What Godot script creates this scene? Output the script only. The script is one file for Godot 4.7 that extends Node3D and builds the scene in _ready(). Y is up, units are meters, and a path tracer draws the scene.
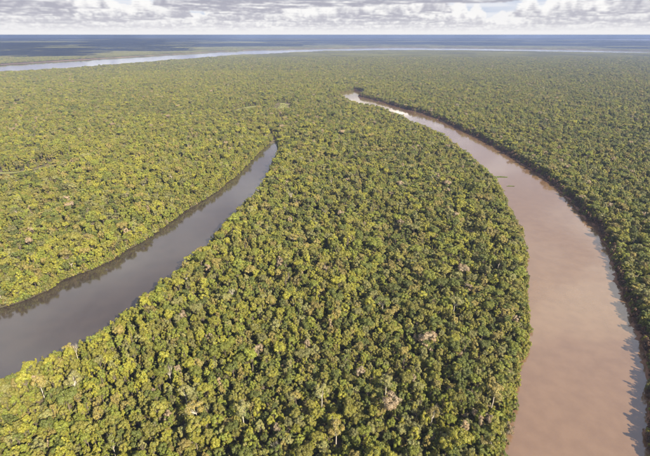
extends Node3D
# An aerial view over lowland rainforest: a brown river, a dark side channel, a wide far river, forest to the horizon.

const CAM_HEIGHT := 200.0
const CAM_PITCH := 24.03
const CAM_FOV := 55.5
const WATER_Y := 0.35

var rng := RandomNumberGenerator.new()
var wob := FastNoiseLite.new()
var reg := FastNoiseLite.new()
var river_l: PackedFloat32Array
var river_r: PackedFloat32Array
var chan_l: PackedFloat32Array
var chan_r: PackedFloat32Array
var clearings := []
var taken := {}

# base colours of foliage (linear)
const LEAF := [
	["yellow-green", Color(0.194, 0.190, 0.019)],
	["fresh green", Color(0.145, 0.162, 0.018)],
	["olive green", Color(0.156, 0.149, 0.024)],
	["dark green", Color(0.086, 0.102, 0.016)],
	["brownish olive", Color(0.190, 0.158, 0.042)],
	["greyish green", Color(0.166, 0.163, 0.054)],
	["dusty pinkish", Color(0.260, 0.200, 0.130)],
	["reddish brown", Color(0.120, 0.066, 0.036)],
]

# ---------------------------------------------------------------- helpers
func numbered(called: String) -> String:
	var n: int = taken.get(called, 0)
	taken[called] = n + 1
	return called if n == 0 else "%s_%03d" % [called, n]

func tag(o: Node3D, label: String, category: String, group := "", kind := "") -> void:
	if label: o.set_meta("label", label)
	if category: o.set_meta("category", category)
	if group: o.set_meta("group", group)
	if kind: o.set_meta("kind", kind)

func mat(c: Color, rough: float) -> StandardMaterial3D:
	var m := StandardMaterial3D.new()
	m.albedo_color = c.linear_to_srgb()
	m.roughness = rough
	return m

func commit(v: PackedVector3Array, idx: PackedInt32Array, col: PackedColorArray, into: ArrayMesh = null) -> ArrayMesh:
	var am := into if into else ArrayMesh.new()
	var a := []
	a.resize(Mesh.ARRAY_MAX)
	a[Mesh.ARRAY_VERTEX] = v
	a[Mesh.ARRAY_INDEX] = idx
	if col.size(): a[Mesh.ARRAY_COLOR] = col
	am.add_surface_from_arrays(Mesh.PRIMITIVE_TRIANGLES, a)
	return am

func place(called: String, mesh: Mesh, material: Material, parent: Node = self) -> MeshInstance3D:
	var o := MeshInstance3D.new()
	o.name = numbered(called) if parent == self else called
	o.mesh = mesh
	if material: o.material_override = material
	parent.add_child(o, true)
	return o

func table(pts: Array, z0: int, z1: int) -> PackedFloat32Array:
	# x of a shore for every two metres of -z from z0 to z1, smoothed and roughened
	var raw := PackedFloat32Array()
	var k := 0
	for i in (z1 - z0) / 2 + 1:
		var z := float(z0 + i * 2)
		while k < pts.size() - 2 and pts[k + 1].y < z: k += 1
		var t: float = (z - pts[k].y) / maxf(pts[k + 1].y - pts[k].y, 0.01)
		raw.append(lerpf(pts[k].x, pts[k + 1].x, clampf(t, -2.0, 1.5)))
	var out := PackedFloat32Array()
	for i in raw.size():
		var s := 0.0
		for d in range(-5, 6): s += raw[clampi(i + d, 0, raw.size() - 1)]
		out.append(s / 11.0 + wob.get_noise_2d(i * 6.0, pts[0].x * 3.0) * 3.0)
	return out

func shore(t: PackedFloat32Array, z0: int, d: float) -> float:
	return t[clampi(int((d - z0) / 2.0), 0, t.size() - 1)]

func poly_z(pts: Array, x: float) -> float:
	for k in pts.size() - 1:
		if x <= pts[k + 1].x or k == pts.size() - 2:
			return lerpf(pts[k].y, pts[k + 1].y, (x - pts[k].x) / (pts[k + 1].x - pts[k].x))
	return 0.0

const FAR_TOP := [Vector2(-5200, 900), Vector2(-2950, 2650), Vector2(-2378, 3388), Vector2(-2134, 4083), Vector2(-1756, 5127), Vector2(-1176, 6641), Vector2(0, 7500), Vector2(1247, 8157), Vector2(2683, 7639), Vector2(3835, 6866), Vector2(4324, 6233), Vector2(6200, 4300)]
const FAR_BOT := [Vector2(-4700, 500), Vector2(-2300, 2080), Vector2(-1780, 2530), Vector2(-1541, 2930), Vector2(-1278, 3715), Vector2(-850, 4790), Vector2(0, 5930), Vector2(945, 6250), Vector2(2155, 6120), Vector2(3078, 5500), Vector2(3607, 5190), Vector2(5500, 3300)]

func wet(x: float, d: float, m: float) -> bool:
	# inside open water (d is the distance ahead, -z), grown by m
	if d > -40 and d < 1900:
		if d <= 1900 and x > shore(river_l, -60, d) - m and x < shore(river_r, -60, d) + m: return true
		if d < 872 + m and x > shore(chan_l, 40, d) - m and x < shore(chan_r, 40, d) + m and d > 40: return true
	elif d > 450 and x > -5200 and x < 6200:
		if d > poly_z(FAR_BOT, x) - m and d < poly_z(FAR_TOP, x) + m: return true
	return false

func far_lake(x: float, d: float, m: float) -> bool:
	for q in [[13900.0, 20500.0, 2900.0, 4300.0], [-4700.0, 10900.0, 230.0, 420.0], [4650.0, 17300.0, 260.0, 600.0]]:
		var e := Vector2((x - q[0]) / (q[2] + m), (d - q[1]) / (q[3] + m))
		if e.length_squared() < 1.0: return true
	return false

func cleared(x: float, d: float) -> bool:
	for c in clearings:
		var p := Vector2(x, d)
		if p.distance_to(Geometry2D.get_closest_point_to_segment(p, c[0], c[1])) < c[2]: return true
	return false

func cleared_near(x: float, d: float) -> bool:
	for c in clearings:
		var p := Vector2(x, d)
		if p.distance_to(Geometry2D.get_closest_point_to_segment(p, c[0], c[1])) < c[2] + 7.0: return true
	return false

# ---------------------------------------------------------------- foliage shapes
func leaf(v: PackedVector3Array, idx: PackedInt32Array, col: PackedColorArray, p: Vector3, n: Vector3, s: float, c: Color) -> void:
	# a small spray of leaves: a bent kite
	var a := n.cross(Vector3(rng.randf_range(-1, 1), rng.randf_range(-1, 1), rng.randf_range(-1, 1))).normalized()
	var b := n.cross(a)
	var l := s * rng.randf_range(0.75, 1.3)
	var w := s * rng.randf_range(0.5, 0.85)
	var i := v.size()
	v.append(p - a * l * 0.6 - n * s * 0.15)
	v.append(p + b * w * 0.55 - n * s * 0.12 * rng.randf())
	v.append(p + a * l * 0.7 - n * s * 0.25)
	v.append(p - b * w * 0.55 - n * s * 0.12 * rng.randf() + a * l * 0.1)
	for k in 4: col.append(c)
	idx.append_array([i, i + 1, i + 2, i, i + 2, i + 3])

func rand_dir() -> Vector3:
	var z := rng.randf_range(-1, 1)
	var t := rng.randf() * TAU
	var r := sqrt(1.0 - z * z)
	return Vector3(r * cos(t), z, r * sin(t))

func tube(v: PackedVector3Array, idx: PackedInt32Array, a: Vector3, b: Vector3, ra: float, rb: float, sides := 5) -> void:
	var n := (b - a).normalized()
	var s := n.cross(Vector3(0.31, 0.17, 0.93)).normalized()
	var t := n.cross(s)
	var i := v.size()
	for k in sides:
		var e := TAU * k / sides
		v.append(a + (s * cos(e) + t * sin(e)) * ra)
		v.append(b + (s * cos(e) + t * sin(e)) * rb)
	for k in sides:
		var p := i + k * 2
		var q := i + (k + 1) % sides * 2
		idx.append_array([p, p + 1, q + 1, p, q + 1, q])

# form: dome, umbrella, tall, sparse, bush, bare. Returns [crown mesh or null, trunk mesh]
func make_tree(form: String, seed_: int, n_leaf: int, size: float) -> Array:
	rng.seed = seed_
	var R := 3.9
	var base := 10.5
	var flat := 1.0
	var n_lobe := 27
	match form:
		"umbrella": R = 4.8; base = 12.5; flat = 0.6; n_lobe = 26
		"tall": R = 3.0; base = 10.0; flat = 1.6; n_lobe = 27
		"sparse": R = 4.9; base = 13.0; flat = 0.6; n_lobe = 17
		"bush": R = 3.6; base = 3.2; flat = 0.95; n_lobe = 18
		"bare": R = 3.4; base = 12.5; flat = 0.7; n_lobe = 13
	var low: float = {"bush": -0.6, "dome": -0.75, "tall": -0.7}.get(form, -0.3)
	var lobes := []
	var tries := 0
	while lobes.size() < n_lobe and tries < 600:
		tries += 1
		var d := rand_dir()
		if d.y < low: continue
		if d.y < 0.0 and form in ["dome", "tall"]: d.y *= 1.9
		var p := Vector3(d.x * R, d.y * R * flat, d.z * R) * rng.randf_range(0.5, 0.86) * (1.0 + 0.16 * sin(3.0 * atan2(d.z, d.x) + seed_))
		var r := R * rng.randf_range(0.22, 0.38) * (0.85 if form == "sparse" else 1.0)
		var ok := true
		for q in lobes:
			if q[0].distance_to(p) < (q[1] + r) * 0.55: ok = false
		if ok: lobes.append([p + Vector3(0, base, 0), r, rng.randf_range(0.78, 1.2), rng.randf_range(-1, 1)])
	var crown: ArrayMesh = null
	if form != "bare":
		var v := PackedVector3Array()
		var idx := PackedInt32Array()
		var col := PackedColorArray()
		var total := 0.0
		for q in lobes: total += q[1] * q[1]
		for q in lobes:
			var out: Vector3 = (q[0] - Vector3(0, base - R * 0.3, 0)).normalized()
			for k in int(n_leaf * q[1] * q[1] / total):
				var d := (rand_dir() + out * 0.55 + Vector3(0, 0.25, 0)).normalized()
				var p: Vector3 = q[0] + Vector3(d.x, d.y * 0.85, d.z) * q[1] * rng.randf_range(0.72, 1.12)
				var n := (d + rand_dir() * 0.42).normalized()
				var g: float = q[2] * rng.randf_range(0.72, 1.25)
				leaf(v, idx, col, p, n, size * rng.randf_range(0.8, 1.25), Color(g * (1.0 + 0.13 * q[3]), g, g * (1.0 - 0.2 * q[3])))
		crown = commit(v, idx, col)
	# trunk and limbs
	var tv := PackedVector3Array()
	var ti := PackedInt32Array()
	var lean := Vector3(rng.randf_range(-0.6, 0.6), 0, rng.randf_range(-0.6, 0.6))
	var fork := lean + Vector3(0, base * (0.72 if form != "bush" else 0.3), 0)
	var mid := fork * 0.5 + Vector3(rng.randf_range(-0.2, 0.2), 0, rng.randf_range(-0.2, 0.2))
	var r0 := 0.26 if form != "bush" else 0.16
	tube(tv, ti, Vector3(0, -0.4, 0), Vector3(0, 0.9, 0), r0 * 1.7, r0 * 1.1, 6)
	tube(tv, ti, Vector3(0, 0.9, 0), mid, r0 * 1.1, r0 * 0.9, 6)
	tube(tv, ti, mid, fork, r0 * 0.9, r0 * 0.75, 6)
	for k in mini(lobes.size(), 13):
		var q: Array = lobes[k]
		var e: Vector3 = q[0]
		var m: Vector3 = fork.lerp(e, 0.5) + Vector3(0, (e.y - fork.y) * -0.15, 0) + rand_dir() * 0.3
		var rb := r0 * rng.randf_range(0.3, 0.5)
		tube(tv, ti, fork - Vector3(0, 0.3, 0), m, rb, rb * 0.7)
		tube(tv, ti, m, e, rb * 0.7, rb * 0.3)
		if form == "bare" or form == "sparse":
			for j in 4:
				var f: Vector3 = e + (rand_dir() + (e - fork).normalized() + Vector3(0, 0.5, 0)) * rng.randf_range(0.7, 1.3)
				tube(tv, ti, m.lerp(e, rng.randf_range(0.4, 1.0)), f, rb * 0.35, rb * 0.12, 4)
	return [crown, commit(tv, ti, PackedColorArray())]

func make_patch(seed_: int, side: float, gap: float, leaves: int, size: float) -> ArrayMesh:
	# a piece of far canopy: crown after crown of leaf sprays
	rng.seed = seed_
	var v := PackedVector3Array()
	var idx := PackedInt32Array()
	var col := PackedColorArray()
	var n := int(side / gap)
	for i in n:
		for j in n:
			var c := Vector3((i + rng.randf()) * gap - side / 2, 0, (j + rng.randf()) * gap - side / 2)
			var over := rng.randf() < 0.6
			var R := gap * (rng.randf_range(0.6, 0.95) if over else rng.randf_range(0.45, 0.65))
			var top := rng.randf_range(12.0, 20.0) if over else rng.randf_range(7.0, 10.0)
			var base: Color = LEAF[pick_leaf(rng.randf(), 0.3 if over else -0.8)][1]  # lower crowns take darker leaf colours, gap shade put into the colour
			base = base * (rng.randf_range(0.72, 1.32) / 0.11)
			for k in leaves:
				var d := rand_dir()
				d.y = maxf(d.y, -0.4)
				var p := c + Vector3(d.x * R, top + (d.y - 1.0) * R * 1.25, d.z * R) * Vector3(1, 1, 1)
				p += rand_dir() * R * 0.15
				var g := rng.randf_range(0.75, 1.25)
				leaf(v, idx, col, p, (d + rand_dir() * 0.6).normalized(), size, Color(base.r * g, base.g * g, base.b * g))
	return commit(v, idx, col)

func pick_leaf(r: float, bright: float) -> int:
	# bright -1 .. 1 shifts the mix of leaf colours from dark to yellow
	var w := [0.20 + 0.18 * bright, 0.20 + 0.05 * bright, 0.22, 0.16 - 0.14 * bright, 0.08, 0.10 - 0.04 * bright, 0.012]
	for k in w.size():
		r -= maxf(w[k], 0.01)
		if r < 0: return k
	return 2

# ---------------------------------------------------------------- sky
var cloud_a := FastNoiseLite.new()
var cloud_b := FastNoiseLite.new()
var cloud_c := FastNoiseLite.new()
const EARTH := 6371000.0
const COVER := -0.095

func sky_color(dir: Vector3, steps: int, jit: float) -> Color:
	var s := maxf(dir.y, 0.0)
	var hz := Color(0.945, 0.94, 0.945)
	var blue := Color(0.78, 0.82, 0.89).lerp(Color(0.50, 0.61, 0.80), pow(s, 0.5)).lerp(hz, exp(-s * 34.0))
	# a high thin sheet behind the cumulus
	var th := EARTH * (-s + sqrt(s * s + 2.0 * 5200.0 / EARTH))
	var thin := clampf(cloud_c.get_noise_2d(dir.x * th, dir.z * th) * 1.2 + 0.72, 0.0, 1.0)
	blue = blue.lerp(Color(0.93, 0.935, 0.955), thin * 0.85)
	var trans := 1.0
	var sum := Color(0, 0, 0)
	for k in steps:
		var f := (k + jit) / steps
		var h := 850.0 + 1900.0 * f * sqrt(f)
		var t := EARTH * (-s + sqrt(s * s + 2.0 * h / EARTH))
		var p := dir * t
		var top := 850.0 + 5600.0 * (cloud_a.get_noise_2d(p.x, p.z) + COVER)
		if top < h - 420.0: continue
		var n := cloud_b.get_noise_3d(p.x, h * 0.85, p.z)
		var den := (top - h) / 330.0 + n * 1.5
		if den <= 0.0: continue
		var sun_n := cloud_b.get_noise_3d(p.x + 120.0, h * 0.85 + 200.0, p.z + 120.0)
		var lit := clampf(0.26 + 0.3 * s + (h - 850.0) / 750.0 - den * 0.03 + (n - sun_n) * 1.7, 0.0, 1.0)
		var c := Color(0.66, 0.66, 0.715).lerp(Color(1.0, 0.995, 0.985), lit)
		c = c.lerp(hz, 1.0 - exp(-pow(t / 46000.0, 2.0)))
		var al := clampf(den * 110.0 / steps, 0.0, 0.92)
		sum += c * (trans * al)
		trans *= 1.0 - al
		if trans < 0.03: break
	return sum + blue * trans

func make_sky() -> Image:
	cloud_a.seed = 11; cloud_a.frequency = 1.0 / 9000.0; cloud_a.fractal_octaves = 4
	cloud_b.seed = 5; cloud_b.frequency = 1.0 / 1100.0; cloud_b.fractal_octaves = 5; cloud_b.fractal_gain = 0.54
	cloud_c.seed = 8; cloud_c.frequency = 1.0 / 22000.0; cloud_c.fractal_octaves = 5
	var im := Image.create_empty(1024, 512, false, Image.FORMAT_RGBA8)
	im.fill(Color(0.45, 0.47, 0.44))
	for y in 256:
		var el := PI / 2.0 - (y + 0.5) / 512.0 * PI
		for x in 1024:
			var az := (x + 0.5) / 1024.0 * TAU
			var c := sky_color(Vector3(sin(az) * cos(el), sin(el), -cos(az) * cos(el)), 14, 0.5)
			im.set_pixel(x, y, Color(c.r, c.g, c.b, 1))
	im.resize(4096, 2048, Image.INTERPOLATE_CUBIC)
	for y in range(940, 1024):
		var el := PI / 2.0 - (y + 0.5) / 2048.0 * PI
		for xx in range(-580, 580):
			var x := posmod(xx, 4096)
			var az := (x + 0.5) / 4096.0 * TAU
			var c := sky_color(Vector3(sin(az) * cos(el), sin(el), -cos(az) * cos(el)), 64, 0.5)
			im.set_pixel(x, y, Color(c.r, c.g, c.b, 1))
	return im

# ---------------------------------------------------------------- scene
func _ready() -> void:
	var t0 := Time.get_ticks_msec()
	wob.seed = 3; wob.frequency = 0.02
	reg.seed = 9; reg.frequency = 1.0 / 140.0; reg.fractal_octaves = 3
	# --- camera, sky, sun, exposure
	var cam := Camera3D.new()
	cam.name = "camera"
	cam.position = Vector3(0, CAM_HEIGHT, 0)
	cam.rotation_degrees = Vector3(-CAM_PITCH, 0, 0)
	cam.fov = CAM_FOV
	cam.near = 1.0
	cam.far = 200000.0
	add_child(cam)
	cam.current = true
	var env := Environment.new()
	env.background_mode = Environment.BG_SKY
	var sky := Sky.new()
	var sm := PanoramaSkyMaterial.new()
	sm.panorama = ImageTexture.create_from_image(make_sky())
	sm.energy_multiplier = 0.35
	sky.sky_material = sm
	env.sky = sky
	env.tonemap_mode = Environment.TONE_MAPPER_LINEAR
	env.tonemap_exposure = 2.95
	env.sdfgi_enabled = true
	env.ssao_enabled = true
	env.ssil_enabled = true
	env.fog_enabled = true
	env.fog_density = 0.00005
	env.fog_light_color = Color(0.66, 0.76, 1.0)
	var we := WorldEnvironment.new()
	we.name = "world_environment"
	we.environment = env
	add_child(we)
	var sun := DirectionalLight3D.new()
	sun.name = "sun"
	sun.light_energy = 1.6
	sun.light_color = Color(1.0, 0.945, 0.84)
	sun.light_angular_distance = 0.5
	sun.shadow_enabled = true
	sun.rotation_degrees = Vector3(-35, 44, 0)
	add_child(sun)
	print("sky ", Time.get_ticks_msec() - t0)

	# --- shores (x, distance ahead)
	river_l = table([Vector2(20, -60), Vector2(26, 0), Vector2(48, 60), Vector2(70, 115), Vector2(86, 146), Vector2(95, 163), Vector2(102, 176), Vector2(114, 200), Vector2(126, 220), Vector2(141, 244), Vector2(153, 269), Vector2(162, 298), Vector2(171, 317), Vector2(182, 345), Vector2(197, 378), Vector2(207, 410), Vector2(214, 437), Vector2(220, 469), Vector2(226, 499), Vector2(236, 536), Vector2(249, 615), Vector2(254, 693), Vector2(252, 775), Vector2(247, 877), Vector2(235, 958), Vector2(211, 1042), Vector2(193, 1141), Vector2(158, 1277), Vector2(105, 1336), Vector2(79, 1424), Vector2(49, 1592), Vector2(46, 1660), Vector2(53, 1709), Vector2(85, 1752), Vector2(114, 1790), Vector2(116, 1900)], -60, 1900)
	river_r = table([Vector2(105, -60), Vector2(112, 0), Vector2(130, 70), Vector2(155, 125), Vector2(171, 156), Vector2(195, 193), Vector2(224, 238), Vector2(229, 248), Vector2(232, 260), Vector2(248, 293), Vector2(265, 337), Vector2(278, 363), Vector2(289, 388), Vector2(297, 411), Vector2(311, 447), Vector2(316, 489), Vector2(327, 538), Vector2(335, 587), Vector2(337, 655), Vector2(337, 731), Vector2(334, 817), Vector2(327, 913), Vector2(312, 1008), Vector2(297, 1137), Vector2(267, 1247), Vector2(246, 1282), Vector2(204, 1400), Vector2(154, 1540), Vector2(117, 1592), Vector2(138, 1630), Vector2(150, 1690), Vector2(138, 1740), Vector2(116, 1790), Vector2(110, 1900)], -60, 1900)
	chan_l = table([Vector2(-660, 40), Vector2(-560, 105), Vector2(-460, 165), Vector2(-380, 215), Vector2(-300, 264), Vector2(-260, 290), Vector2(-247, 300), Vector2(-238, 317), Vector2(-233, 337), Vector2(-220, 348), Vector2(-210, 363), Vector2(-206, 386), Vector2(-198, 397), Vector2(-190, 426), Vector2(-181, 464), Vector2(-173, 502), Vector2(-163, 531), Vector2(-149, 583), Vector2(-136, 671), Vector2(-123, 794), Vector2(-114, 867)], 40, 868)
	chan_r = table([Vector2(-480, 40), Vector2(-380, 90), Vector2(-290, 145), Vector2(-225, 185), Vector2(-197, 203), Vector2(-188, 210), Vector2(-185, 223), Vector2(-177, 228), Vector2(-169, 232), Vector2(-166, 242), Vector2(-159, 249), Vector2(-157, 258), Vector2(-155, 270), Vector2(-149, 278), Vector2(-144, 301), Vector2(-138, 322), Vector2(-131, 338), Vector2(-129, 361), Vector2(-117, 375), Vector2(-116, 410), Vector2(-111, 448), Vector2(-106, 469), Vector2(-101, 506), Vector2(-90, 552), Vector2(-87, 615), Vector2(-84, 732), Vector2(-84, 791), Vector2(-94, 867)], 40, 868)
	clearings = [
		[Vector2(-660, 612), Vector2(-492, 628), 40.0], [Vector2(-492, 628), Vector2(-464, 668), 22.0], [Vector2(-464, 675), Vector2(-446, 735), 15.0],   # creek with grassy banks
		[Vector2(-104, 868), Vector2(-108, 930), 3.0], [Vector2(-116, 1090), Vector2(-112, 1150), 9.0], # shaded inlet
		[Vector2(-128, 1270), Vector2(-130, 1410), 26.0], [Vector2(-255, 1250), Vector2(-210, 1340), 30.0],   # meadows
	]
	build_land()
	print("land ", Time.get_ticks_msec() - t0)
	build_clouds(sun.basis.z)
	build_forest()
	print("forest ", Time.get_ticks_msec() - t0)

func noise_tex(freq: float, ramp: Gradient, oct := 5, seed_ := 1, normal := false, size := 1024, bump := 6.0) -> NoiseTexture2D:
	var n := FastNoiseLite.new()
	n.frequency = freq; n.seed = seed_; n.fractal_octaves = oct
	var t := NoiseTexture2D.new()
	t.width = size; t.height = size; t.seamless = true; t.noise = n
	if ramp: t.color_ramp = ramp
	t.as_normal_map = normal
	if normal: t.bump_strength = bump
	return t

func ramp2(a: Color, b: Color) -> Gradient:
	var g := Gradient.new()
	g.set_color(0, a.linear_to_srgb()); g.set_color(1, b.linear_to_srgb())
	g.set_offset(0, 0.25); g.set_offset(1, 0.75)
	return g

func world_mat(freq: float, a: Color, b: Color, rough: float, metres: float, seed_ := 1) -> StandardMaterial3D:
	var m := StandardMaterial3D.new()
	m.albedo_texture = noise_tex(freq, ramp2(a, b), 5, seed_)
	m.roughness = rough
	m.uv1_triplanar = true
	m.uv1_world_triplanar = true
	m.uv1_scale = Vector3.ONE / metres
	return m

func sheet(rows: Array) -> ArrayMesh:
	# rows of points, joined
	var v := PackedVector3Array()
	var idx := PackedInt32Array()
	var w: int = rows[0].size()
	for r in rows: v.append_array(PackedVector3Array(r))
	for i in rows.size() - 1:
		for j in w - 1:
			var p := i * w + j
			idx.append_array([p, p + w, p + w + 1, p, p + w + 1, p + 1])
	return commit(v, idx, PackedColorArray())

func ribbon(pts: Array, half: Array, y: float) -> ArrayMesh:
	var rows := []
	for i in pts.size():
		var a: Vector2 = pts[maxi(i - 1, 0)]
		var b: Vector2 = pts[mini(i + 1, pts.size() - 1)]
		var n := (b - a).normalized().orthogonal()
		var p: Vector2 = pts[i]
		rows.append([Vector3(p.x + n.x * half[i], y, -(p.y + n.y * half[i])), Vector3(p.x - n.x * half[i], y, -(p.y - n.y * half[i]))])
	return sheet(rows)

func bank(called: String, t: PackedFloat32Array, z0: int, side: float, m: Material, high: float) -> void:
	var rows := []
	for i in range(0, t.size(), 3):
		var d := float(z0 + i * 2)
		var x := t[i]
		var r := wob.get_noise_2d(d * 4.0, x) * 1.2
		rows.append([Vector3(x - side * (1.5 + r), -0.3, -d), Vector3(x + side * 0.6, WATER_Y + 0.15, -d), Vector3(x + side * (2.2 + r), high + r * 0.2, -d), Vector3(x + side * 9.0, 0.2, -d)])
	var o := place(called, sheet(rows), m)
	o.set_meta("kind", "structure")
	o.set_meta("label", "low clay bank under the trees along the water")

func build_land() -> void:
	var ground := PlaneMesh.new()
	ground.size = Vector2(62000, 62000)
	var gm := world_mat(0.02, Color(0.065, 0.055, 0.030), Color(0.105, 0.080, 0.048), 0.95, 60.0)
	var g := place("ground", ground, gm)
	g.set_meta("kind", "structure"); g.set_meta("label", "dark forest floor under the trees")
	# the brown river: silty water with a smooth surface
	var mud := world_mat(0.012, Color(0.132, 0.080, 0.046), Color(0.148, 0.091, 0.053), 0.05, 170.0, 4)
	mud.normal_enabled = true
	mud.normal_texture = noise_tex(0.13, null, 3, 8, true, 1024, 4.0)
	mud.normal_scale = 0.05
	mud.metallic_specular = 0.7
	mud.clearcoat_enabled = true
	mud.clearcoat = 0.9
	mud.clearcoat_roughness = 0.05
	var rows := []
	for i in range(0, river_l.size(), 4):
		var d := -60.0 + i * 2
		rows.append([Vector3(river_l[i] - 4.0, WATER_Y, -d), Vector3(river_r[i] + 1.0, WATER_Y, -d)])
	var w := place("brown_river", sheet(rows), mud)
	w.set_meta("kind", "structure"); w.set_meta("label", "muddy brown river curving through the forest")
	var dark := world_mat(0.006, Color(0.033, 0.026, 0.023), Color(0.040, 0.031, 0.027), 0.04, 130.0, 6)
	dark.normal_enabled = true
	dark.normal_texture = mud.normal_texture
	dark.normal_scale = 0.04
	dark.metallic_specular = 0.7
	dark.clearcoat_enabled = true
	dark.clearcoat = 0.5
	dark.clearcoat_roughness = 0.05
	rows = []
	for i in range(0, chan_l.size(), 4):
		var d := 40.0 + i * 2
		rows.append([Vector3(chan_l[i] - 1.0, WATER_Y, -d), Vector3(chan_r[i] + 4.0, WATER_Y, -d)])
	w = place("dark_channel", sheet(rows), dark)
	w.set_meta("kind", "structure"); w.set_meta("label", "still dark side channel ending in the forest")
	w = place("creek", ribbon([Vector2(-640, 636), Vector2(-520, 648), Vector2(-490, 655), Vector2(-476, 668), Vector2(-466, 686)], [6.5, 6.5, 6.0, 4.5, 2.0], 0.3), dark)
	w.set_meta("kind", "structure"); w.set_meta("label", "thin dark creek between grassy banks")
	# the wide far river and small far waters
	rows = []
	var x := -5200.0
	while x <= 6200.0:
		rows.append([Vector3(x, WATER_Y, -poly_z(FAR_TOP, x)), Vector3(x, WATER_Y, -poly_z(FAR_BOT, x))])
		x += 100.0
	w = place("wide_river", sheet(rows), mud)
	w.set_meta("kind", "structure"); w.set_meta("label", "wide pale river crossing the far forest")
	for q in [[13900.0, 20500.0, 2900.0, 4300.0], [-4700.0, 10900.0, 230.0, 420.0], [4650.0, 17300.0, 260.0, 600.0]]:
		rows = []
		for i in 33:
			var a := PI * i / 32.0
			rows.append([Vector3(q[0] + q[2] * cos(a), WATER_Y, -(q[1] + q[3] * sin(a))), Vector3(q[0] + q[2] * cos(a), WATER_Y, -(q[1] - q[3] * sin(a)))])
		w = place("lake", sheet(rows), mud)
		w.set_meta("kind", "structure"); w.set_meta("label", "pale lake far off in the forest")
	# sandy far shore of the wide river
	var sand := world_mat(0.02, Color(0.26, 0.16, 0.11), Color(0.34, 0.22, 0.16), 0.9, 90.0, 2)
	rows = []
	x = -5200.0
	while x <= 6200.0:
		var z := poly_z(FAR_TOP, x)
		var r := maxf(wob.get_noise_1d(x * 0.35) * 1.6 - 0.1, 0.0)
		rows.append([Vector3(x, 0.8, -z - 30), Vector3(x, 0.6, -z + 130.0 * r), Vector3(x, -0.5, -z + 4 + 140 * r)])
		x += 60.0
	w = place("sandy_shore", sheet(rows), sand)
	w.set_meta("kind", "structure"); w.set_meta("label", "reddish sandy shore of the wide far river")
	var clay := world_mat(0.03, Color(0.12, 0.062, 0.036), Color(0.21, 0.115, 0.07), 0.9, 25.0, 3)
	var peat := world_mat(0.03, Color(0.05, 0.045, 0.022), Color(0.09, 0.075, 0.040), 0.9, 25.0, 7)
	bank("river_bank", river_l, -60, -1.0, clay, 0.8)
	rows = []
	for i in range(0, river_r.size(), 2):
		var d := -60.0 + i * 2
		var r := (absf(wob.get_noise_1d(d * 5.0)) * 10.0 + absf(wob.get_noise_2d(d * 14.0, 40.0)) * 3.5) * clampf((1640.0 - d) / 60.0, 0.0, 1.0)
		var e := river_r[i]
		rows.append([Vector3(e - 2.0 - r, -0.2, -d), Vector3(e - 0.8 - r, WATER_Y + 0.12, -d), Vector3(e - r * 0.4, 0.9 + r * 0.05, -d), Vector3(e + 2.5, 1.5, -d), Vector3(e + 9.0, 0.2, -d)])
	var mb := place("river_bank", sheet(rows), clay)
	mb.set_meta("kind", "structure"); mb.set_meta("label", "scalloped reddish mud bank along the brown river's outer side")
	bank("river_bank", chan_l, 40, -1.0, peat, 0.45)
	bank("river_bank", chan_r, 40, 1.0, peat, 0.45)
	# grassy clearings: a sheet of turf each
	var turf := world_mat(0.03, Color(0.10, 0.115, 0.025), Color(0.20, 0.19, 0.06), 0.9, 30.0, 5)
	for q in [
		["meadow", "bright green meadow in a gap of the forest", [Vector2(-134, 1270), Vector2(-128, 1340), Vector2(-126, 1390), Vector2(-140, 1440)], [8.0, 15.0, 13.0, 6.0]],
		["meadow", "thin crescent of pale meadow in the forest", [Vector2(-258, 1270), Vector2(-245, 1310), Vector2(-228, 1350), Vector2(-205, 1375)], [8.0, 12.0, 11.0, 6.0]],
		["creek_bank_grass", "pale green grass along the thin dark creek", [Vector2(-680, 622), Vector2(-520, 636), Vector2(-490, 644), Vector2(-472, 662), Vector2(-458, 690), Vector2(-446, 740)], [30.0, 30.0, 26.0, 18.0, 9.0, 4.0]]]:
		var o := place(q[0], ribbon(q[2], q[3], 0.22), turf)
		o.set_meta("kind", "structure"); o.set_meta("label", q[1])
	# floating grass mats on the brown river
	for q in [[270.0, 640.0, 11.0, 3.2], [268.0, 596.0, 6.0, 1.6]]:
		rng.seed = int(q[1])
		var v := PackedVector3Array()
		var idx := PackedInt32Array()
		var col := PackedColorArray()
		for k in int(q[2] * 130):
			var e := rng.randf() * TAU
			var r := sqrt(rng.randf())
			var p := Vector3(cos(e) * r * q[2], rng.randf_range(0.05, 0.35), sin(e) * r * q[3] * (1.0 + 0.4 * sin(e * 3.0)))
			var gg := rng.randf_range(0.7, 1.3)
			leaf(v, idx, col, p, (Vector3.UP + rand_dir() * 0.7).normalized(), 0.6, Color(0.10 * gg, 0.135 * gg, 0.022 * gg))
		var m := mat(Color.WHITE, 0.7)
		m.vertex_color_use_as_albedo = true
		var o := place("floating_grass", commit(v, idx, col), m)
		o.position = Vector3(q[0], WATER_Y, -q[1])
		tag(o, "long mat of floating grass on the brown river" if q[2] > 8 else "small mat of floating grass on the brown river", "grass mat", "floating grass mats")

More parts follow.
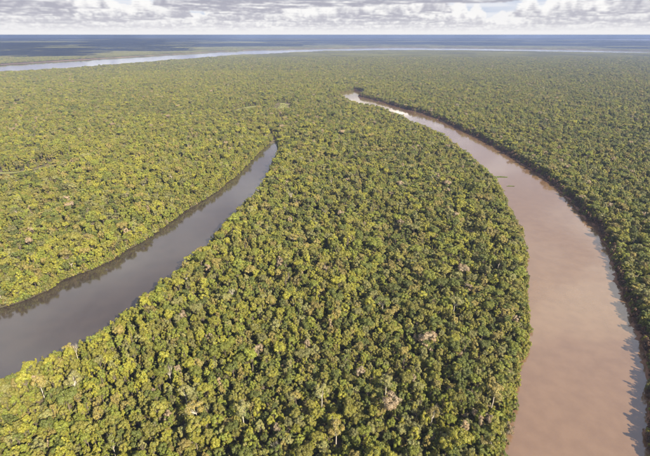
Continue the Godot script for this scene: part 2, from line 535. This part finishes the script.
func build_clouds(to_sun: Vector3) -> void:
	# the cumulus that shade the far country: overhead, above the frame
	var cover := Node3D.new()
	cover.name = "cloud_cover"
	add_child(cover)
	tag(cover, "broken cumulus clouds drifting over the far forest", "clouds", "", "stuff")
	var white := mat(Color(0.9, 0.9, 0.91), 1.0)
	white.backlight_enabled = true
	white.backlight = Color(1, 1, 1)
	var shapes := []
	for k in 4:
		rng.seed = 300 + k
		var st := SurfaceTool.new()
		st.begin(Mesh.PRIMITIVE_TRIANGLES)
		for j in 26:
			var b := SphereMesh.new()
			b.radial_segments = 18; b.rings = 9
			b.radius = rng.randf_range(0.16, 0.36); b.height = b.radius * 1.3
			var e := rng.randf() * TAU
			var r := sqrt(rng.randf()) * 0.85
			st.append_from(b, 0, Transform3D(Basis(), Vector3(cos(e) * r, rng.randf_range(0.0, 0.22) * (1.0 - r), sin(e) * r)))
		shapes.append(st.commit())
	var spots := [[-3700.0, 5300.0, 1100.0, 650.0], [-3100.0, 7000.0, 1300.0, 700.0], [-5300.0, 6800.0, 1500.0, 900.0], [-4700.0, 4700.0, 900.0, 500.0], [5600.0, 7400.0, 1500.0, 700.0], [-2900.0, 4700.0, 500.0, 330.0], [-4000.0, 6100.0, 1300.0, 600.0], [-2300.0, 6200.0, 700.0, 500.0], [-3600.0, 8300.0, 1700.0, 700.0], [-1500.0, 8600.0, 1200.0, 500.0], [-6300.0, 8300.0, 1700.0, 800.0], [500.0, 9300.0, 1300.0, 450.0], [3200.0, 9100.0, 1400.0, 500.0], [6000.0, 9000.0, 1600.0, 600.0]]   # shade on the ground: x, distance, half length, half depth
	rng.seed = 44
	var d := 9900.0
	while d < 33000.0:
		var x := -d * 0.9
		while x < d * 0.9:
			if rng.randf() < 0.92: spots.append([x + rng.randf_range(-1200, 1200), d + rng.randf_range(-900, 900), rng.randf_range(2000, 3000), rng.randf_range(1100, 1900)])
			x += 3600.0
		d += 2500.0
	for q in spots:
		var high: float = 0.11 * q[1]
		var o := place("cloud", shapes[rng.randi_range(0, 3)], white, cover)
		o.position = Vector3(q[0], 0, -q[1]) + to_sun * (high / to_sun.y)
		o.scale = Vector3(q[2], 0.035 * q[1], q[3])

func in_frame(p: Vector3) -> bool:
	var c := cos(deg_to_rad(CAM_PITCH))
	var s := sin(deg_to_rad(CAM_PITCH))
	var y := p.y - CAM_HEIGHT
	var depth := -y * s - p.z * c
	var up := y * c - p.z * s
	if depth < 1.0: return false
	var k := tan(deg_to_rad(CAM_FOV / 2))
	return absf(up / depth) < k * 1.02 and absf(p.x / depth) < k * 650.0 / 456.0 * 1.02

func build_forest() -> void:
	# kinds of tree: [form, seed, leaves, spray size]
	var kinds := [["dome", 21, 2300, 0.43], ["dome", 22, 2400, 0.42], ["dome", 23, 2200, 0.45], ["umbrella", 24, 2300, 0.43], ["dome", 25, 2300, 0.43], ["tall", 26, 2100, 0.42], ["tall", 27, 2000, 0.42], ["dome", 34, 2400, 0.4], ["sparse", 28, 1500, 0.44], ["bush", 29, 1200, 0.43], ["bush", 30, 1200, 0.42], ["bare", 33, 0, 0.0]]
	var leaf_mat := mat(Color.WHITE, 0.52)
	leaf_mat.vertex_color_use_as_albedo = true
	leaf_mat.backlight_enabled = true
	leaf_mat.backlight = Color(0.32, 0.32, 0.24)
	var bark := mat(Color(0.13, 0.105, 0.08), 0.9)
	var pale_bark := mat(Color(0.40, 0.36, 0.30), 0.85)
	var leaf_mats := []
	for q in LEAF:
		var row := []
		for j in 3:
			var m: StandardMaterial3D = leaf_mat.duplicate()
			var c: Color = q[1]
			var g: float = [0.82, 1.0, 1.2][j]
			m.albedo_color = Color(c.r * g, c.g * g, c.b * g).linear_to_srgb()
			row.append(m)
		leaf_mats.append(row)
	var shapes := []
	for q in kinds:
		var pair := make_tree(q[0], q[1], q[2], q[3])
		var joined := ArrayMesh.new()
		if pair[0]:
			joined.add_surface_from_arrays(Mesh.PRIMITIVE_TRIANGLES, pair[0].surface_get_arrays(0))
			joined.surface_set_material(0, leaf_mat)
		joined.add_surface_from_arrays(Mesh.PRIMITIVE_TRIANGLES, pair[1].surface_get_arrays(0))
		joined.surface_set_material(joined.get_surface_count() - 1, pale_bark if q[0] in ["sparse", "bare"] else bark)
		shapes.append([pair[0], pair[1], joined])
	# where they stand
	var trees := []   # [x, d, scale, height scale, turn, kind, colour, jitter]
	rng.seed = 77
	var gap := 5.1
	# single trees that stand out: pale-trunked ones with open crowns, and broad dusty pink ones
	var chosen := []
	for q in [[-80, 188], [-2, 188], [-45, 174], [97, 188], [36, 196], [6, 161], [-71, 176], [-166, 193], [99, 278], [-148, 196]]:
		chosen.append([q[0], q[1], rng.randf_range(0.95, 1.2), rng.randf_range(1.05, 1.25), rng.randf() * TAU, 8, 5 if rng.randf() < 0.6 else 4, 1.2])
	for q in [[169, 570], [121, 332], [-296, 389], [-208, 413], [37, 180], [-306, 486], [-44, 227], [383, 742]]:
		chosen.append([q[0], q[1], rng.randf_range(0.9, 1.3), rng.randf_range(1.0, 1.15), rng.randf() * TAU, 3 if rng.randf() < 0.5 else 0, 6, 1.1])
	trees.append_array(chosen)
	var d := 60.0
	while d < 2600.0:
		var reach := minf(d * 0.93 + 110.0, d * 0.84 + 260.0)
		var age := smoothstep(170.0, 430.0, d)   # the near strip is a younger stand
		var step := lerpf(3.9, gap, age)
		var x := -reach
		while x < reach:
			var px := x + rng.randf_range(-0.5, 0.5) * step
			var pd := d + rng.randf_range(-0.5, 0.5) * step
			x += step
			if wet(px, pd, 3.2) or cleared(px, pd): continue
			if pd < 760.0:
				var crowd := false
				for q in chosen:
					if Vector2(px - q[0], (pd - q[1] + 3.0) * 0.6).length() < 4.2: crowd = true
				if crowd: continue
			var r := reg.get_noise_2d(px, pd)
			var r2 := reg.get_noise_2d(px * 0.2 + 5000.0, pd * 0.2)
			var edge := wet(px, pd, 11.0)
			var roll := rng.randf()
			if r < -0.25 and roll < 0.12 and not edge: continue
			# canopy trees stand over lower ones, coloured darker to deepen the shade between crowns
			var over := rng.randf() < 0.56 or edge
			var sc := rng.randf_range(0.7, 1.12) + (rng.randf_range(0.1, 0.4) if rng.randf() < 0.13 else 0.0)
			var hs := sc * 0.5 + rng.randf_range(0.38, 0.74) + r * 0.3 + r2 * 0.25
			var kind := rng.randi_range(0, 7)
			if over and roll > 0.984: kind = 8
			elif over and roll > 0.9833: kind = 11
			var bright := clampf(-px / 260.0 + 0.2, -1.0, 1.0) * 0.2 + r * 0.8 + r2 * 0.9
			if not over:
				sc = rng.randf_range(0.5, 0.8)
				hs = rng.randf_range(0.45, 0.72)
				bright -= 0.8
			sc *= lerpf(0.72, 1.0, age)
			hs *= lerpf(0.86, 1.0, age)
			if edge:
				hs *= 0.84
				sc = maxf(sc * 1.1, 0.85)
			elif over and rng.randf() < 0.025:
				sc *= 1.5   # an emergent giant
				hs += 0.3
			if cleared_near(px, pd):
				kind = rng.randi_range(9, 10)
				hs = sc * rng.randf_range(1.0, 1.6)
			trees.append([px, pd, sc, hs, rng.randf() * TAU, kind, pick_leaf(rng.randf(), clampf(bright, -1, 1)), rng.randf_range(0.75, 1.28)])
		d += step
	# undergrowth
	d = 90.0
	while d < 620.0:
		var reach := d * 0.93 + 60.0
		var x := -reach
		while x < reach:
			var px := x + rng.randf_range(-2.4, 2.4)
			var pd := d + rng.randf_range(-2.4, 2.4)
			x += 4.8
			if wet(px, pd, 2.0) or cleared(px, pd): continue
			trees.append([px, pd, rng.randf_range(0.6, 0.95), rng.randf_range(0.55, 1.0), rng.randf() * TAU, rng.randi_range(9, 10), pick_leaf(rng.randf(), -0.6), rng.randf_range(0.7, 1.2)])
		d += 4.8
	# scattered bushes in the meadows
	for c in clearings.slice(-2):
		for k in 110:
			var at: Vector2 = c[0].lerp(c[1], rng.randf()) + Vector2(rng.randf_range(-1, 1), rng.randf_range(-1, 1)) * float(c[2])
			trees.append([at.x, at.y, rng.randf_range(0.3, 0.6), rng.randf_range(0.2, 0.45), rng.randf() * TAU, rng.randi_range(9, 10), pick_leaf(rng.randf(), 0.4), rng.randf_range(0.8, 1.2)])
	# low growth along the shores
	for q in [[river_l, -60, -1.0, 1790], [river_r, -60, 1.0, 1600], [chan_l, 40, -1.0, 866], [chan_r, 40, 1.0, 866]]:
		var e := 70.0
		while e < q[3]:
			for k in 4:
				var pd := e + rng.randf_range(-1.5, 1.5)
				var px: float = shore(q[0], q[1], pd) + q[2] * rng.randf_range(-1.6, 5.0)
				trees.append([px, pd, rng.randf_range(0.45, 0.95), rng.randf_range(0.5, 1.4), rng.randf() * TAU, rng.randi_range(9, 10), 7 if q[3] == 1600 and px < shore(river_r, -60, pd) + 2.0 and rng.randf() < 0.7 else pick_leaf(rng.randf(), 0.2), rng.randf_range(0.75, 1.25)])
			e += 3.6
	# larger-spaced trees farther off, up to the wide river
	d = 2600.0
	while d < 4300.0:
		var reach := d * 0.84 + 200.0
		var x := -reach
		while x < reach:
			var px := x + rng.randf_range(-4.0, 4.0)
			var pd := d + rng.randf_range(-4.0, 4.0)
			x += 8.0
			if wet(px, pd, 6.0): continue
			var r := reg.get_noise_2d(px, pd)
			if r < -0.2 and rng.randf() < 0.2: continue
			var sc := rng.randf_range(0.9, 1.6)
			trees.append([px, pd, sc, 0.35 * sc + rng.randf_range(0.25, 0.75) + r * 0.4, rng.randf() * TAU, rng.randi_range(0, 7), pick_leaf(rng.randf(), clampf(r * 0.9, -1.0, 1.0)), rng.randf_range(0.62, 1.32)])
		d += 8.0
	print("trees ", trees.size())
	# the trees that show largest become things of their own
	var order := []
	for i in trees.size():
		var t: Array = trees[i]
		if t[1] > 900 or (t[1] > 420 and t[5] != 11 and t[5] != 8): continue
		var p := Vector3(t[0], 14.0 * t[3], -t[1])
		if t[5] in [9, 10] or not in_frame(p): continue
		order.append([t[2] / p.distance_to(Vector3(0, CAM_HEIGHT, 0)) * (1.6 if t[5] >= 8 else 1.0), i])
	order.sort_custom(func(a, b): return a[0] > b[0])
	var alone := {}
	for k in mini(order.size(), 300): alone[order[k][1]] = true
	var proto := {}
	for i in trees.size():
		if not alone.has(i): continue
		var t: Array = trees[i]
		var k: int = t[5]
		var form: String = kinds[k][0]
		var called: String = {"dome": "broadleaf_tree", "umbrella": "spreading_tree", "tall": "tall_tree", "sparse": "open_crowned_tree", "bare": "bare_tree"}[form]
		var o: Node3D
		if not proto.has(k):
			o = Node3D.new()
			place("trunk", shapes[k][1], pale_bark if form in ["sparse", "bare"] else bark, o)
			if shapes[k][0]: place("crown", shapes[k][0], leaf_mat, o)
			proto[k] = o
		else:
			o = proto[k].duplicate()
		o.name = numbered(called)
		add_child(o)
		o.position = Vector3(t[0], 0, -t[1])
		o.rotation.y = t[4]
		o.scale = Vector3(t[2], t[3], t[2])
		var tint: int = t[6]
		if shapes[k][0]: o.get_node("crown").material_override = leaf_mats[tint][clampi(int((t[7] - 0.72) / 0.2), 0, 2)]
		var where := "between the two rivers"
		var group := "trees of the forest between the rivers"
		if wet(t[0], t[1], 12.0):
			if t[0] > 0.0:
				where = "at the brown river's edge" if t[0] < shore(river_l, -60, t[1]) + 20.0 else "on the brown river's outer bank"
				group = "trees along the brown river"
			else:
				where = "beside the dark channel"
				group = "trees along the dark channel"
		elif t[0] > shore(river_r, -60, t[1]):
			where = "beyond the brown river"; group = "trees beyond the brown river"
		elif t[0] < shore(chan_l, 40, t[1]) and t[1] < 870:
			where = "beyond the dark channel"; group = "trees beyond the dark channel"
		var look: String = {"dome": "round-crowned tree", "umbrella": "flat spreading tree", "tall": "narrow tall-crowned tree", "sparse": "open-crowned pale-trunked tree", "bare": "leafless pale-limbed tree"}[form]
		var near := -1
		var best := 1e9
		for j in alone:
			var u: Array = trees[j]
			var far := Vector2(u[0] - t[0], u[1] - t[1]).length()
			if j != i and far < best: best = far; near = j
		var size: String = "small " if t[2] < 0.74 else "large " if t[2] > 1.12 else ""
		var other: String = "leafless" if kinds[trees[near][5]][0] == "bare" else LEAF[trees[near][6]][0] + " " + {"dome": "round", "umbrella": "spreading", "tall": "narrow", "sparse": "open-crowned"}[kinds[trees[near][5]][0]]
		var core: String = ("" if form == "bare" else LEAF[tint][0] + " ") + look + " " + where
		var said := size + core + ", beside a " + other + " one"
		if said.split(" ").size() > 16: said = core + ", beside a " + other + " one"
		if said.split(" ").size() > 16: said = size + core
		tag(o, said, "tree", group)
	# all the rest of the forest
	var forest := Node3D.new()
	forest.name = "forest"
	add_child(forest)
	tag(forest, "dense rainforest canopy stretching away to the horizon", "forest", "", "stuff")
	var lists := []
	for k in kinds: lists.append([])
	for i in trees.size():
		if not alone.has(i): lists[trees[i][5]].append(trees[i])
	for k in kinds.size():
		var mm := MultiMesh.new()
		mm.transform_format = MultiMesh.TRANSFORM_3D
		mm.use_colors = true
		mm.mesh = shapes[k][2]
		mm.instance_count = lists[k].size()
		for i in lists[k].size():
			var t: Array = lists[k][i]
			var b := Basis(Vector3.UP, t[4]) * Basis.from_scale(Vector3(t[2], t[3], t[2]))
			mm.set_instance_transform(i, Transform3D(b, Vector3(t[0], 0, -t[1])))
			var c: Color = LEAF[t[6]][1]
			var g: float = t[7]
			mm.set_instance_color(i, Color(c.r * g, c.g * g, c.b * g))
		var mi := MultiMeshInstance3D.new()
		mi.name = "trees"
		mi.multimesh = mm
		mi.set_meta("kind", "stuff")
		forest.add_child(mi, true)
	far_forest(forest, leaf_mat)

func far_forest(forest: Node3D, leaf_mat: Material) -> void:
	var sets := [[], [], [], [], []]
	var wide := [[], [], [], []]
	rng.seed = 5
	var side := 56.0
	var d := 4300.0 + side / 2
	while d < 6300.0:
		var reach := d * 0.9 + 60.0
		var x := -reach
		while x < reach:
			if not wet(x, d, side * 0.5) and not far_lake(x, d, 40.0): sets[rng.randi_range(0, 4)].append([x, d])
			x += side
		d += side
	var side2 := 280.0
	d = 6300.0 + side2 / 2
	while d < 31000.0:
		var reach := d * 0.86
		var x := -reach
		while x < reach:
			if wet(x, d, side2 * 0.75):
				for i in 5:
					for j in 5:
						var qx := x + (i - 2) * side
						var qd := d + (j - 2) * side
						if not wet(qx, qd, side * 0.5): sets[rng.randi_range(0, 4)].append([qx, qd])
			elif not far_lake(x, d, 100.0): wide[rng.randi_range(0, 3)].append([x, d])
			x += side2
		d += side2
	for n in 9:
		var small := n < 5
		var list: Array = sets[n] if small else wide[n - 5]
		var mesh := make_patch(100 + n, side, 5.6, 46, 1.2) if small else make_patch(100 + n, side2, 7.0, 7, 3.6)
		mesh.surface_set_material(0, leaf_mat)
		var mm := MultiMesh.new()
		mm.transform_format = MultiMesh.TRANSFORM_3D
		mm.use_colors = true
		mm.mesh = mesh
		mm.instance_count = list.size()
		for i in list.size():
			var x: float = list[i][0]
			var e: float = list[i][1]
			var r := reg.get_noise_2d(x * 0.2, e * 0.2)
			mm.set_instance_transform(i, Transform3D(Basis(Vector3.UP, PI / 2 * rng.randi_range(0, 3)) * Basis.from_scale(Vector3(1.0, 1.0 + r * 0.3, 1.0)), Vector3(x, 0, -e)))
			var g := 0.11 * (0.95 + r * 0.6) * rng.randf_range(0.9, 1.1)
			mm.set_instance_color(i, Color(g, g, g))
		var mi := MultiMeshInstance3D.new()
		mi.name = "far_canopy"
		mi.multimesh = mm
		mi.set_meta("kind", "stuff")
		forest.add_child(mi, true)
	print("patches ", sets[0].size() * 5, " ", wide[0].size() * 4)
